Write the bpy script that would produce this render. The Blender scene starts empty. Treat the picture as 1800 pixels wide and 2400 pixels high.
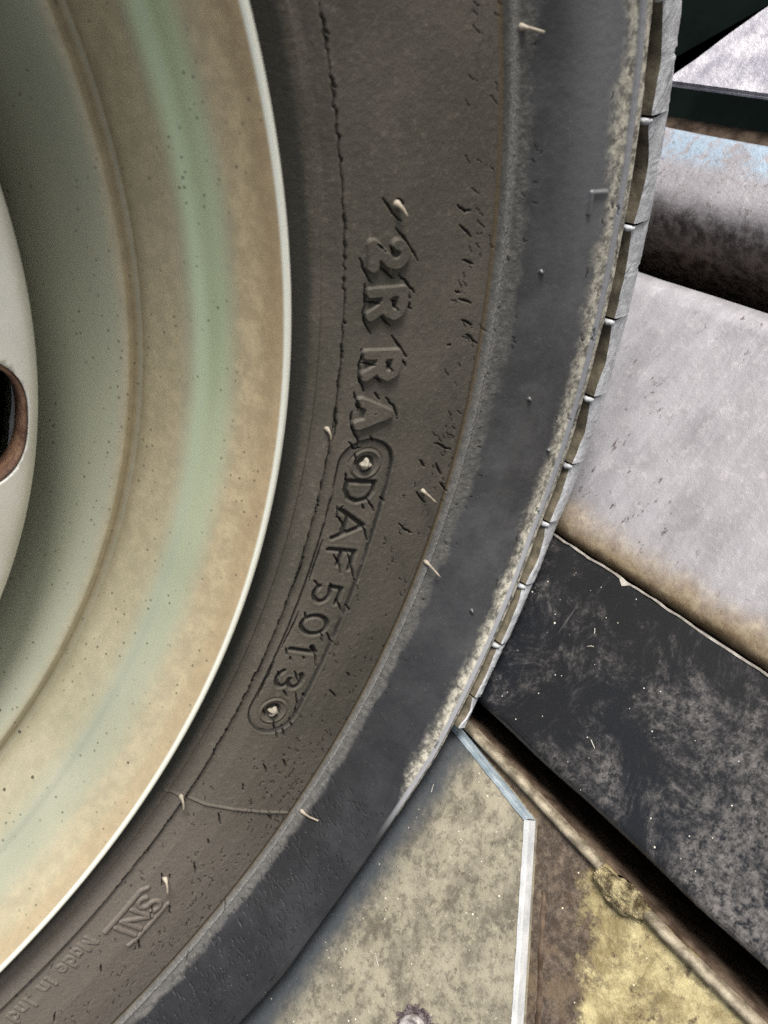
import bpy, bmesh, math, random
import numpy as np
random.seed(7); rng = np.random.default_rng(7)
PI = math.pi
sc = bpy.context.scene
# ---------------------------------------------------------------- camera
F = 1894.7
CAM = np.array([0.1113067, -0.1398422, 0.2124532])
RM = np.array([[0.55489277, -0.58842545, -0.5880897], [-0.82745563, -0.46352474, -0.31695741], [-0.08608832, 0.66249551, -0.74410248]])
RL = 0.2603
cd = bpy.data.cameras.new('camera'); cam = bpy.data.objects.new('camera', cd)
sc.collection.objects.link(cam); sc.camera = cam
from mathutils import Matrix
m = Matrix([[RM[0][i], -RM[1][i], -RM[2][i], CAM[i]] for i in range(3)] + [[0, 0, 0, 1]])
cam.matrix_world = m
cd.sensor_fit = 'HORIZONTAL'; cd.sensor_width = 36; cd.lens = F / 1800 * 36
cd.clip_start = 0.01; cd.clip_end = 50
cd.dof.use_dof = True; cd.dof.focus_distance = 0.215; cd.dof.aperture_fstop = 24
# ---------------------------------------------------------------- light
SUN_EL, SUN_AZ = 47, (0.90, -0.30)
w = bpy.data.worlds.new('World'); sc.world = w; w.use_nodes = True
nt = w.node_tree; bg = nt.nodes['Background']
sky = nt.nodes.new('ShaderNodeTexSky'); sky.sky_type = 'NISHITA'; sky.sun_disc = False
sky.sun_elevation = math.radians(SUN_EL); sky.sun_rotation = math.atan2(SUN_AZ[0], SUN_AZ[1])
sky.dust_density = 4.0; sky.ozone_density = 0.6
bw = nt.nodes.new('ShaderNodeHueSaturation'); bw.inputs['Saturation'].default_value = .45   # thin even cloud: greyer than a clear sky
nt.links.new(sky.outputs[0], bw.inputs['Color']); nt.links.new(bw.outputs[0], bg.inputs[0]); bg.inputs[1].default_value = 0.10
sd = bpy.data.lights.new('sun', 'SUN'); sun = bpy.data.objects.new('sun', sd); sc.collection.objects.link(sun)
sd.energy = 3.9; sd.angle = math.radians(22); sd.color = (1.0, 0.965, 0.92)
from mathutils import Vector
ce = math.cos(math.radians(SUN_EL)); n2 = math.hypot(*SUN_AZ)
sdir = Vector((SUN_AZ[0] / n2 * ce, SUN_AZ[1] / n2 * ce, math.sin(math.radians(SUN_EL))))
sun.rotation_euler = sdir.to_track_quat('Z', 'Y').to_euler()
sc.cycles.use_denoising = False
sc.view_settings.view_transform = 'Standard'; sc.view_settings.look = 'None'
sc.view_settings.exposure = 0.62; sc.view_settings.gamma = 1.0; sc.view_settings.use_curve_mapping = False

# ---------------------------------------------------------------- helpers
def link(o, parent=None):
    sc.collection.objects.link(o)
    if parent: o.parent = parent
    return o

def tag(o, label=None, cat=None, group=None, kind=None):
    for k, v in (('label', label), ('category', cat), ('group', group), ('kind', kind)):
        if v: o[k] = v
    return o

def fast_mesh(name, V, Q, mat, parent=None, smooth=True, attrs=None):
    """V (n,3) vertices, Q (m,4) quads"""
    me = bpy.data.meshes.new(name)
    n, q = len(V), len(Q)
    me.vertices.add(n); me.vertices.foreach_set('co', np.ascontiguousarray(V, dtype=np.float32).ravel())
    me.loops.add(q * 4); me.loops.foreach_set('vertex_index', np.ascontiguousarray(Q, dtype=np.int32).ravel())
    me.polygons.add(q)
    me.polygons.foreach_set('loop_start', np.arange(0, q * 4, 4, dtype=np.int32))
    me.polygons.foreach_set('loop_total', np.full(q, 4, dtype=np.int32))
    me.update(calc_edges=True)
    me.polygons.foreach_set('use_smooth', np.full(q, smooth, dtype=bool))
    for k, v in (attrs or {}).items():
        a = me.attributes.new(k, 'FLOAT', 'POINT'); a.data.foreach_set('value', np.ascontiguousarray(v, dtype=np.float32).ravel())
    me.materials.append(mat)
    return link(bpy.data.objects.new(name, me), parent)

def bm_obj(name, bm, mat, parent=None, smooth=False):
    me = bpy.data.meshes.new(name); bmesh.ops.recalc_face_normals(bm, faces=bm.faces[:]); bm.to_mesh(me); bm.free()
    me.materials.append(mat)
    if smooth: me.polygons.foreach_set('use_smooth', [True] * len(me.polygons))
    return link(bpy.data.objects.new(name, me), parent)

def empty(name, loc=(0, 0, 0)):
    o = bpy.data.objects.new(name, None); o.location = loc; o.empty_display_size = 0.05
    return link(o)

def ray(px, py):
    d = np.array([(px - 900) / F, (py - 1200) / F, 1.0]) @ RM
    return d / np.linalg.norm(d)

def ground(px, py, z=0.0):
    d = ray(px, py); return CAM + d * ((z - CAM[2]) / d[2])

def sstep(a, b, x):
    t = np.clip((x - a) / (b - a), 0, 1); return t * t * (3 - 2 * t)

def vnoise(x, y, seed=0):
    """cheap 2-D value noise in 0..1"""
    xi = np.floor(x).astype(np.int64); yi = np.floor(y).astype(np.int64); fx = x - xi; fy = y - yi
    fx = fx * fx * (3 - 2 * fx); fy = fy * fy * (3 - 2 * fy)
    def h(a, b):
        n = (a * 374761393 + b * 668265263 + seed * 974634777) & 0x7fffffff
        n = ((n ^ (n >> 13)) * 1274126177) & 0x7fffffff
        return ((n ^ (n >> 16)) & 0xffff) / 65535.0
    return (h(xi, yi) * (1 - fx) + h(xi + 1, yi) * fx) * (1 - fy) + (h(xi, yi + 1) * (1 - fx) + h(xi + 1, yi + 1) * fx) * fy

def fbm(x, y, seed=0, o=4):
    s = 0; a = 0.5
    for i in range(o):
        s = s + a * vnoise(x * 2 ** i, y * 2 ** i, seed + i); a *= 0.5
    return s

# ---------------------------------------------------------------- materials
class NT:
    def __init__(s, name):
        s.m = bpy.data.materials.new(name); s.m.use_nodes = True; s.t = s.m.node_tree
        s.b = s.t.nodes['Principled BSDF']
        tc = s.t.nodes.new('ShaderNodeTexCoord'); s.co = tc.outputs['Object']
    def n(s, k): return s.t.nodes.new(k)
    def l(s, a, b): s.t.links.new(a, b)
    def put(s, sock, v):
        if isinstance(v, (int, float)): sock.default_value = v
        elif isinstance(v, tuple): sock.default_value = (*v, 1) if len(v) == 3 else v
        else: s.l(v, sock)
    def noise(s, scale, detail=4, rough=.55, dist=0, vec=None, stretch=None):
        nn = s.n('ShaderNodeTexNoise'); nn.inputs['Scale'].default_value = scale; nn.inputs['Detail'].default_value = detail
        nn.inputs['Roughness'].default_value = rough; nn.inputs['Distortion'].default_value = dist
        v = vec or s.co
        if stretch:
            mp = s.n('ShaderNodeMapping'); s.l(v, mp.inputs[0]); mp.inputs['Rotation'].default_value = stretch[1]; mp.inputs['Scale'].default_value = stretch[0]; v = mp.outputs[0]
        s.l(v, nn.inputs['Vector']); return nn.outputs['Fac']
    def voro(s, scale, feature='F1'):
        nn = s.n('ShaderNodeTexVoronoi'); nn.inputs['Scale'].default_value = scale; nn.feature = feature
        s.l(s.co, nn.inputs['Vector']); return nn.outputs['Distance']
    def map(s, v, a, b, c=0.0, d=1.0):
        mr = s.n('ShaderNodeMapRange'); mr.interpolation_type = 'SMOOTHSTEP'
        for i, x in enumerate((v, a, b, c, d)): s.put(mr.inputs[i], x)
        return mr.outputs[0]
    def math(s, op, a, b=0.0):
        mm = s.n('ShaderNodeMath'); mm.operation = op; s.put(mm.inputs[0], a); s.put(mm.inputs[1], b); return mm.outputs[0]
    def mix(s, f, a, b):
        mx = s.n('ShaderNodeMix'); mx.data_type = 'RGBA'; s.put(mx.inputs[0], f); s.put(mx.inputs[6], a); s.put(mx.inputs[7], b); return mx.outputs[2]
    def attr(s, name):
        a = s.n('ShaderNodeAttribute'); a.attribute_name = name; return a.outputs['Fac']
    def sep(s):
        x = s.n('ShaderNodeSeparateXYZ'); s.l(s.co, x.inputs[0]); return x.outputs
    def bump(s, h, strength=.3, dist=.0005):
        b = s.n('ShaderNodeBump'); b.inputs['Strength'].default_value = strength; b.inputs['Distance'].default_value = dist
        s.l(h, b.inputs['Height']); s.l(b.outputs[0], s.b.inputs['Normal'])
    def out(s, col, rough=.6, metal=0.0, spec=.5):
        s.put(s.b.inputs['Base Color'], col); s.put(s.b.inputs['Roughness'], rough); s.put(s.b.inputs['Metallic'], metal)
        s.put(s.b.inputs['Specular IOR Level'], spec); return s.m

def mat_rubber():
    t = NT('aged_tyre_rubber')
    rr = t.attr('rr'); cav = t.attr('cav'); ang = t.attr('ang')
    n1 = t.noise(45, 5); n2 = t.noise(600, 5, .7); n3 = t.noise(2200, 2, .6); n4 = t.noise(160, 5, .6)
    dusty = t.mix(t.map(n1, .35, .68), (.060, .054, .040), (.084, .073, .057))
    dusty = t.mix(t.map(n4, .45, .75, 0, .35), dusty, (.062, .060, .046))
    dusty = t.mix(t.map(ang, -80, -100, 0, .8), dusty, (.135, .115, .098))       # more dust low on the wheel
    dusty = t.mix(t.map(n2, .52, .75, 0, .40), dusty, (.19, .165, .13))
    vz = t.n('ShaderNodeTexVoronoi'); vz.feature = 'DISTANCE_TO_EDGE'; vz.inputs['Scale'].default_value = 260
    mpz = t.n('ShaderNodeVectorMath'); mpz.operation = 'ADD'; nz_ = t.n('ShaderNodeTexNoise'); nz_.inputs['Scale'].default_value = 500; t.l(t.co, nz_.inputs['Vector'])
    sc_ = t.n('ShaderNodeVectorMath'); sc_.operation = 'SCALE'; sc_.inputs['Scale'].default_value = .004; t.l(nz_.outputs['Color'], sc_.inputs[0]); t.l(t.co, mpz.inputs[0]); t.l(sc_.outputs[0], mpz.inputs[1]); t.l(mpz.outputs[0], vz.inputs['Vector'])
    net = t.math('MULTIPLY', t.map(vz.outputs['Distance'], .05, .015), t.math('MULTIPLY', t.map(rr, .226, .236), t.map(n4, .45, .6)))
    dusty = t.mix(t.math('MULTIPLY', net, .45), dusty, (.02, .017, .013))
    dusty = t.mix(t.map(n3, .55, .40, 0, .25), dusty, (.035, .03, .024))
    bead = t.mix(t.map(n2, .5, .8, 0, .4), (.030, .030, .024), (.07, .065, .05))
    col = t.mix(t.map(t.math('ADD', rr, t.math('MULTIPLY', t.math('SUBTRACT', n4, .5), .0012)), .1968, .1985), bead, dusty)
    ridge = t.mix(t.map(n3, .35, .7), (.085, .087, .087), (.27, .26, .24))
    greyband = t.mix(t.map(n2, .4, .7), (.058, .057, .053), (.110, .105, .095))
    wob = t.math('ADD', rr, t.math('MULTIPLY', t.math('SUBTRACT', t.noise(110, 6, .65, .6), .5), .006))
    c1 = t.map(rr, .2419, .2424)
    col = t.mix(c1, col, greyband)
    rg = t.math('MULTIPLY', t.map(rr, .2424, .2440), t.map(rr, .2462, .2446))
    col = t.mix(t.math('MULTIPLY', rg, .6), col, ridge)
    seam = t.math('MULTIPLY', t.map(rr, .2405, .2414), t.map(rr, .2428, .2419))
    col = t.mix(t.math('MULTIPLY', seam, .8), col, (.085, .060, .028))
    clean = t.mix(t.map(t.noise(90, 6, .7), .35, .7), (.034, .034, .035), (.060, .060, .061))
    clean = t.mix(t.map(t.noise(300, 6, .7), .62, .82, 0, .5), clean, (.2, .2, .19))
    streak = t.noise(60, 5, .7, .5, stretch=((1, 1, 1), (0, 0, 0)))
    clean = t.mix(t.map(ang, -62, -88, 0, .8), clean, t.mix(t.map(streak, .4, .75), (.010, .010, .0115), (.026, .027, .030)))  # shade low on the smooth band put into its colour
    clean = t.mix(t.math('MULTIPLY', t.map(ang, -58, -38), t.map(rr, .250, .262)), clean, t.mix(streak, (.085, .088, .092), (.15, .152, .155)))  # grey sheen towards the top painted into the smooth band
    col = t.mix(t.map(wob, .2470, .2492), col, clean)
    chalk = t.mix(t.map(t.noise(420, 6, .75), .38, .62), (.085, .080, .066), (.43, .405, .33))
    wob2 = t.math('ADD', t.math('SUBTRACT', rr, t.map(ang, -82, -88, 0, .010)), t.math('MULTIPLY', t.math('SUBTRACT', t.noise(70, 6, .7, 1.0), .5), .011))
    col = t.mix(t.math('MULTIPLY', t.map(wob2, .2640, .2685), t.map(t.noise(500, 5, .8), .22, .5)), col, chalk)
    gr = t.math('MULTIPLY', t.map(rr, .2690, .2694), t.map(rr, .2716, .2712))
    gr = t.math('MULTIPLY', gr, t.map(ang, -88, -84)); lowdark = t.map(ang, -84, -90)
    col = t.mix(gr, col, t.mix(n1, (.15, .155, .165), (.25, .25, .26)))
    gv = t.map(rr, .2738, .2744)
    col = t.mix(gv, col, t.mix(lowdark, (.060, .050, .032), (.035, .036, .040)))
    sp = t.map(t.voro(900), .13, .07)
    sp = t.math('MULTIPLY', sp, t.map(t.noise(250, 3), .5, .7))
    col = t.mix(t.math('MULTIPLY', sp, .5), col, (.36, .33, .27))
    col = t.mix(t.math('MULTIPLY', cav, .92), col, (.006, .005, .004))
    rough = t.mix(t.map(wob, .2480, .2486), (.78,) * 3, (.34,) * 3)
    rough = t.mix(t.map(wob2, .2655, .2668), rough, (.8,) * 3)
    h = t.math('ADD', t.math('MULTIPLY', n2, .6), t.math('MULTIPLY', n3, .3))
    h = t.math('MULTIPLY', h, t.map(wob, .2480, .2490, 1, .35))
    t.bump(h, .5, .0004)
    return t.out(col, rough, 0, .45)

def mat_tread():
    t = NT('worn_tread_rubber')
    n1 = t.noise(260, 6, .7); s = t.noise(160, 5, .65, 0.4, stretch=((1, 1, 6), (0.3, .9, 0)))
    col = t.mix(t.map(n1, .35, .7), (.28, .285, .295), (.46, .47, .48))
    col = t.mix(t.map(s, .56, .66, 0, .75), col, (.12, .125, .14))
    col = t.mix(t.map(t.noise(700, 3), .64, .72, 0, .6), col, (.62, .62, .60))
    t.bump(t.math('ADD', s, n1), .5, .0006)
    return t.out(col, .5, 0, .5)

def mat_rim():
    t = NT('stained_silver_wheel_paint')
    rr = t.attr('rr'); ang = t.attr('ang')
    base = t.mix(t.map(t.noise(25, 3), .3, .7), (.31, .325, .245), (.40, .405, .31))
    n = t.noise(30, 6, .6); nb = t.noise(300, 5, .7)
    base = t.mix(t.map(rr, .1735, .169), base, t.mix(n, (.32, .335, .25), (.42, .425, .325)))
    tan = t.mix(t.map(nb, .35, .7), (.38, .295, .175), (.54, .43, .26))
    rrw = t.math('ADD', rr, t.math('MULTIPLY', t.math('SUBTRACT', n, .5), .0016))
    def band(a0, a1, b0, b1): return t.math('MULTIPLY', t.map(rrw, a0, a1), t.map(rrw, b1, b0))
    d = t.math('MAXIMUM', t.math('MULTIPLY', band(.1702, .1716, .1752, .1784), .62), t.math('MULTIPLY', band(.1806, .1846, .1890, .1896), .9))
    d = t.math('MAXIMUM', d, t.math('MULTIPLY', band(.1655, .1690, .1705, .1712), .75))
    fade = t.map(ang, -62, -92, 1, .6)
    col = t.mix(t.math('MULTIPLY', t.math('MULTIPLY', d, .95), fade), base, tan)
    seam = band(.1670, .1699, .1703, .1732)
    col = t.mix(t.math('MULTIPLY', seam, .55), col, (.13, .105, .06))
    mint_reflect = t.math('MULTIPLY', band(.1762, .1782, .1808, .1834), t.map(ang, -92, -42))  # green reflection of the surroundings painted as a ring band, fading with angle
    col = t.mix(t.math('MULTIPLY', mint_reflect, .7), col, (.44, .535, .33))
    edge = band(.1858, .1872, .1880, .1884)
    col = t.mix(t.math('MULTIPLY', edge, .38), col, (.36, .25, .15))
    col = t.mix(t.map(t.noise(60, 5, .7), .55, .8, 0, .30), col, (.36, .29, .19))
    sp = t.math('MULTIPLY', t.map(t.voro(420), .20, .08), t.map(t.noise(70, 4), .42, .58))
    col = t.mix(t.math('MULTIPLY', sp, .7), col, (.09, .085, .06))
    sp2 = t.math('MULTIPLY', t.map(t.voro(120), .07, .045), t.map(t.noise(40, 2), .47, .56))
    col = t.mix(t.math('MULTIPLY', sp2, .85), col, (.05, .045, .03))
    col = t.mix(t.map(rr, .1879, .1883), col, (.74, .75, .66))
    t.bump(nb, .12, .0003)
    return t.out(col, t.mix(n, (.27,) * 3, (.40,) * 3), .25, .5)

def mat_disc():
    t = NT('pale_wheel_centre_paint')
    col = t.mix(t.map(t.noise(40, 5), .3, .7), (.60, .60, .54), (.72, .72, .67))
    col = t.mix(t.map(t.noise(400, 4, .7), .55, .8, 0, .3), col, (.40, .36, .28))
    t.bump(t.noise(500, 3), .1, .0003)
    return t.out(col, .4, .2, .5)

def mat_simple(name, a, b, scale=80, rough=.6, metal=0.0, bs=.3, bd=.0004):
    t = NT(name); n = t.noise(scale, 6, .65)
    t.bump(t.noise(scale * 5, 5, .7), bs, bd)
    return t.out(t.mix(t.map(n, .35, .68), a, b), rough, metal)

def mat_light_steel(name, blue=False):
    t = NT(name); X, Y, Z = t.sep()
    n = t.noise(38, 7, .65); f = t.noise(260, 6, .75); st = t.noise(90, 6, .7, .3, stretch=((.35, 1.6, 1), (0, 0, .75)))
    col = t.mix(t.map(n, .3, .7), (.235, .226, .236), (.345, .332, .345))
    col = t.mix(t.map(st, .42, .7, 0, .5), col, (.42, .41, .43))
    col = t.mix(t.map(f, .52, .75, 0, .5), col, (.50, .48, .475))
    spots = t.math('MULTIPLY', t.map(t.noise(300, 4, .8, stretch=((.7, 1.3, 1), (0, 0, .8))), .60, .66), t.map(t.noise(22, 3), .46, .6))
    col = t.mix(t.math('MULTIPLY', spots, .8), col, (.07, .05, .05))
    if blue:
        b = t.math('MULTIPLY', t.map(t.noise(55, 6, .7), .40, .50), t.math('MULTIPLY', t.map(t.noise(260, 4, .7), .38, .5), t.map(X, .232, .238)))
        col = t.mix(t.math('MULTIPLY', b, .75), t.mix(.35, col, (.24, .22, .23)), (.27, .37, .46))
        col = t.mix(t.map(t.noise(420, 5, .8), .56, .64, 0, .6), col, (.12, .10, .09))
        rust_shade = t.map(t.math('ADD', X, t.math('MULTIPLY', f, .012)), .231, .2205)  # shade on the beam's lower flank painted black-brown
        col = t.mix(rust_shade, col, t.mix(t.map(f, .4, .6), (.020, .014, .010), (.085, .065, .055)))
    else:
        rust_shade = t.map(t.math('ADD', X, t.math('MULTIPLY', n, .012)), .134, .1195)
        col = t.mix(t.math('MULTIPLY', rust_shade, .9), col, t.mix(t.map(f, .35, .65), (.27, .18, .09), (.50, .40, .24)))
        rust2 = t.map(t.math('ADD', X, t.math('MULTIPLY', n, .010)), .1225, .117)
        col = t.mix(t.math('MULTIPLY', rust2, .8), col, (.13, .085, .05))
    t.bump(t.math('ADD', f, t.math('MULTIPLY', n, 1.5)), .35, .0012 if blue else .0007)
    return t.out(col, t.mix(f, (.30,) * 3, (.52,) * 3), .3)

def mat_dark_plate():
    t = NT('dusty_black_steel')
    n = t.noise(58, 10, .82, .5); f = t.noise(420, 6, .85); sm = t.noise(70, 6, .7, .6, stretch=((.5, 1.5, 1), (0, 0, -.6)))
    col = t.mix(t.map(t.noise(12, 3), .35, .7), (.007, .009, .013), (.012, .012, .013))
    X, Y, Z = t.sep()
    nn = t.math('ADD', n, t.map(Y, -.045, -.125, 0, .14))
    nn = t.math('ADD', nn, t.map(X, .09, .114, 0, -.03))
    dust = t.math('MULTIPLY', t.map(nn, .48, .74, 0, .85), t.map(f, .38, .60))
    col = t.mix(t.math('MULTIPLY', dust, .9), col, (.185, .17, .16))
    col = t.mix(t.map(sm, .58, .74, 0, .25), col, (.12, .12, .125))
    sp = t.math('MULTIPLY', t.map(t.voro(330), .075, .04), t.map(t.noise(60, 2), .52, .6))
    col = t.mix(sp, col, (.6, .58, .55))
    for ang_, th_ in ((.5, .70), (-.9, .705), (1.3, .70), (.1, .71)):
        sc_n = t.noise(120, 2, .5, 0, stretch=((.06, 3.0, 1), (0, 0, ang_)))
        scr = t.math('MULTIPLY', t.map(sc_n, th_ + .02, th_ + .05), t.map(t.noise(60, 3, .5), .50, .6))
        col = t.mix(t.math('MULTIPLY', scr, .5), col, (.30, .29, .28))
    t.bump(f, .2, .0003)
    return t.out(col, t.mix(dust, (.36,) * 3, (.8,) * 3), 0, .4)

def mat_near_plate():
    t = NT('grimy_galvanised_steel')
    n = t.noise(55, 7, .7, .4); f = t.noise(420, 6, .8); g = t.noise(150, 6, .75)
    col = t.mix(t.map(n, .35, .68), (.125, .112, .085), (.33, .30, .225))
    col = t.mix(t.map(g, .45, .62, 0, .7), col, (.30, .275, .20))
    col = t.mix(t.map(t.noise(300, 5, .8), .50, .40, 0, .55), col, (.085, .072, .052))
    col = t.mix(t.map(f, .56, .70, 0, .65), col, (.58, .52, .38))
    col = t.mix(t.map(t.noise(210, 5, .7), .60, .68, 0, .8), col, (.07, .05, .035))
    sp = t.math('MULTIPLY', t.map(t.voro(330), .10, .06), t.map(t.noise(90, 2), .5, .6))
    col = t.mix(sp, col, (.78, .72, .58))
    X, Y, Z = t.sep()
    # contact shadow beside the tyre, painted as a dark bluish strip
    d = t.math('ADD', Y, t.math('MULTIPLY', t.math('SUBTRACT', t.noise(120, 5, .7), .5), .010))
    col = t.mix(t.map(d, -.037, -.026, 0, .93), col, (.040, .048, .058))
    t.bump(t.math('ADD', f, g), .4, .0006)
    return t.out(col, t.mix(f, (.45,) * 3, (.7,) * 3), .1)

def mat_recess():
    t = NT('oily_yellow_brown_steel')
    X, Y, Z = t.sep()
    n = t.noise(60, 7, .75, .5); f = t.noise(350, 6, .8)
    yel = t.mix(t.map(n, .35, .65), (.17, .13, .055), (.50, .43, .23))
    yel = t.mix(t.map(f, .5, .7, 0, .5), yel, (.50, .43, .25))
    yel = t.mix(t.map(t.noise(170, 7, .8), .50, .62, 0, .6), yel, (.10, .075, .038))
    brn = t.mix(t.map(f, .40, .72), (.040, .027, .018), (.15, .115, .085))
    # dark brown band beside the plate edge; parameter across the band
    a = t.math('ADD', t.math('MULTIPLY', X, .57), t.math('MULTIPLY', Y, -.82))
    a = t.math('ADD', a, t.math('MULTIPLY', t.math('SUBTRACT', t.noise(90, 8, .85), .5), .034))
    k = t.map(a, .0905, .0845)
    k = t.math('MAXIMUM', k, t.map(t.math('ADD', Y, t.math('MULTIPLY', n, .03)), -.058, -.040))
    col = t.mix(k, yel, brn)
    col = t.mix(t.map(t.noise(150, 5, .7), .56, .66, 0, .85), col, (.05, .03, .018))
    col = t.mix(t.map(t.noise(50, 6, .8), .55, .62, 0, .7), col, (.12, .085, .05))
    sp = t.math('MULTIPLY', t.map(t.voro(300), .09, .05), t.map(t.noise(90, 2), .5, .6))
    col = t.mix(sp, col, (.75, .66, .45))
    t.bump(t.math('ADD', f, n), .5, .0008)
    return t.out(col, t.mix(f, (.35,) * 3, (.7,) * 3), .1)

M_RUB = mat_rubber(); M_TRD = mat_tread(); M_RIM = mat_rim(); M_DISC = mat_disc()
M_DARKR = mat_simple('hidden_rubber', (.03, .03, .03), (.06, .058, .052), 60, .7)
M_GROOVE = mat_simple('groove_dirt', (.06, .050, .032), (.14, .118, .078), 300, .85)
M_WHISK = mat_simple('dusty_rubber_whisker', (.20, .17, .125), (.36, .315, .25), 300, .6)
M_PRIMER = mat_simple('copper_brown_primer', (.10, .05, .03), (.27, .16, .10), 180, .5, .2, .6, .001)
M_STUD = mat_simple('worn_bright_rubber', (.20, .18, .135), (.40, .37, .30), 500, .45, .1, .5, .0006)
M_HUB = mat_simple('shade_black_drum', (.001, .001, .001), (.003, .002, .0015), 90, .9)  # near black stands in for the shade inside the vent holes
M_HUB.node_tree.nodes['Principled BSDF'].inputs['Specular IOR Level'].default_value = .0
M_STRIP = mat_simple('dirty_tan_bar', (.11, .09, .06), (.33, .285, .205), 210, .6, .1, .5, .0006)
M_EDGE = mat_simple('bright_lit_cut_steel', (.50, .52, .53), (.70, .70, .70), 160, .4, .2, .3, .0003)
M_LUMP = mat_simple('brassy_weld', (.07, .05, .022), (.62, .53, .30), 330, .4, .35, .8, .0016)
M_BOLT = mat_simple('grey_bolt_steel', (.22, .20, .19), (.48, .45, .43), 400, .45, .3, .5, .0006)
M_GRIT = mat_simple('purple_brown_grit', (.05, .035, .04), (.22, .18, .18), 700, .7, 0, .8, .001)
M_PIT = mat_simple('dark_pit_floor', (.0012, .0025, .0022), (.003, .006, .005), 20, .95)
M_PIT.node_tree.nodes['Principled BSDF'].inputs['Specular IOR Level'].default_value = .03
M_BEAM_DARK = mat_simple('sooty_brown_steel', (.035, .022, .014), (.12, .085, .06), 160, .8)
M_BEAM_DARK.node_tree.nodes['Principled BSDF'].inputs['Specular IOR Level'].default_value = .2
M_LIGHT = mat_light_steel('scuffed_pale_steel'); M_BLUE = mat_light_steel('flaking_blue_steel', True)
M_CURV = mat_simple('pale_violet_steel', (.26, .25, .29), (.50, .48, .51), 110, .5, .2, .6, .0012)
M_DPLATE = mat_dark_plate(); M_NPLATE = mat_near_plate(); M_REC = mat_recess()

# ================================================================ THE FLOOR UNDER THE WHEEL
def poly_slab(name, pts, z0, z1, mat, parent=None, bev=0.0, side_mat=None):
    bm = bmesh.new()
    vs = [bm.verts.new((x, y, z0)) for x, y in pts]; f = bm.faces.new(vs)
    r = bmesh.ops.extrude_face_region(bm, geom=[f])
    bmesh.ops.translate(bm, verts=[g for g in r['geom'] if isinstance(g, bmesh.types.BMVert)], vec=(0, 0, z1 - z0))
    if bev:
        es = [e for e in bm.edges if all(v.co.z > z1 - 1e-5 for v in e.verts)]
        bmesh.ops.bevel(bm, geom=es, offset=bev, segments=2, affect='EDGES')
    return bm_obj(name, bm, mat, parent)

def extrude_profile(name, prof, y0, y1, mat, parent=None, ny=60, wob=.0004, seed=0, shear=0.0):
    """closed (x,z) profile swept along Y, edges slightly uneven"""
    P = np.array(prof); n = len(P); ys = np.linspace(y0, y1, ny)
    V = np.zeros((ny, n, 3)); 
    for i, y in enumerate(ys):
        dx = (vnoise(np.array([y * 60.]), np.array([seed * 3.1]), seed)[0] - .5) * 2 * wob
        dz = (vnoise(np.array([y * 45.]), np.array([seed * 7.1]), seed + 5)[0] - .5) * wob
        V[i, :, 0] = P[:, 0] + dx + shear * (max(y, -.095) + .037); V[i, :, 1] = y; V[i, :, 2] = P[:, 1] + dz * (P[:, 1] > -.01)
    bm = bmesh.new(); g = [[bm.verts.new(V[i, j]) for j in range(n)] for i in range(ny)]
    for i in range(ny - 1):
        for j in range(n): bm.faces.new((g[i][j], g[i + 1][j], g[i + 1][(j + 1) % n], g[i][(j + 1) % n]))
    bm.faces.new(g[0]); bm.faces.new(g[-1][::-1])
    o = bm_obj(name, bm, mat, parent, True)
    return o

def arc(cx, cz, r, a0, a1, n=8, rz=None):
    rz = rz or r
    return [(cx + r * math.cos(math.radians(a0 + (a1 - a0) * i / n)), cz + rz * math.sin(math.radians(a0 + (a1 - a0) * i / n))) for i in range(n + 1)]

# dark pit floor, large
pit = poly_slab('floor', [(-3, -3), (3, -3), (3, 3), (-3, 3)], -.08, -.062, M_PIT); tag(pit, kind='structure')

# near plate the tyre stands on
A = ground(1058, 1700)[:2]; B = ground(1235, 1922)[:2]; C = ground(1205, 2400)[:2]
A2 = A + (A - B) * 9; C2 = B + (C - B) * 4.2
np_ = empty('steel_plate', (0, -.05, 0)); tag(np_, 'grimy beige steel plate with bright cut edge under the tyre', 'steel plate')
def loc(o, p):  # parent keeping world position
    o.parent = p; o.matrix_parent_inverse = Matrix.Translation(p.location).inverted(); return o
pts = [tuple(A2), (-.6, A2[1]), (-.6, C2[1]), tuple(C2), tuple(B)]
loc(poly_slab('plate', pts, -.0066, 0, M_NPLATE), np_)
# bright sawn edge faces, light on each side painted into its tint, standing 0.3 mm proud, joined in short uneven lengths
def edge_strip(p, q, n, mat):
    d = q - p; L = np.linalg.norm(d); d = d / L; nr = np.array([-d[1], d[0]])
    if nr @ (q - np.array([-.2, -.1])) < 0: nr = -nr
    bm = bmesh.new(); rows = []
    for i in range(n + 1):
        s = p + d * L * i / n; k = .0004 + .00005 * random.random()
        z = .0003 + random.uniform(-.00003, .00006); inn = -.0006 - random.random() * .00015
        rows.append([bm.verts.new((*(s + nr * a), b)) for a, b in ((inn, z), (k * .5, z + .0001), (k, -.0006), (k * .8, -.0045), (-.0003, -.0047))])
    for i in range(n):
        for j in range(4): bm.faces.new((rows[i][j], rows[i + 1][j], rows[i + 1][j + 1], rows[i][j + 1]))
    return bm_obj('cut_edge', bm, mat)
loc(edge_strip(A + (A - B) * 1.2, B, 60, mat_simple('bluish_lit_cut_steel', (.22, .28, .32), (.40, .46, .50), 160, .4, .2)), np_)
loc(edge_strip(B, C2, 90, M_EDGE), np_)

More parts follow.
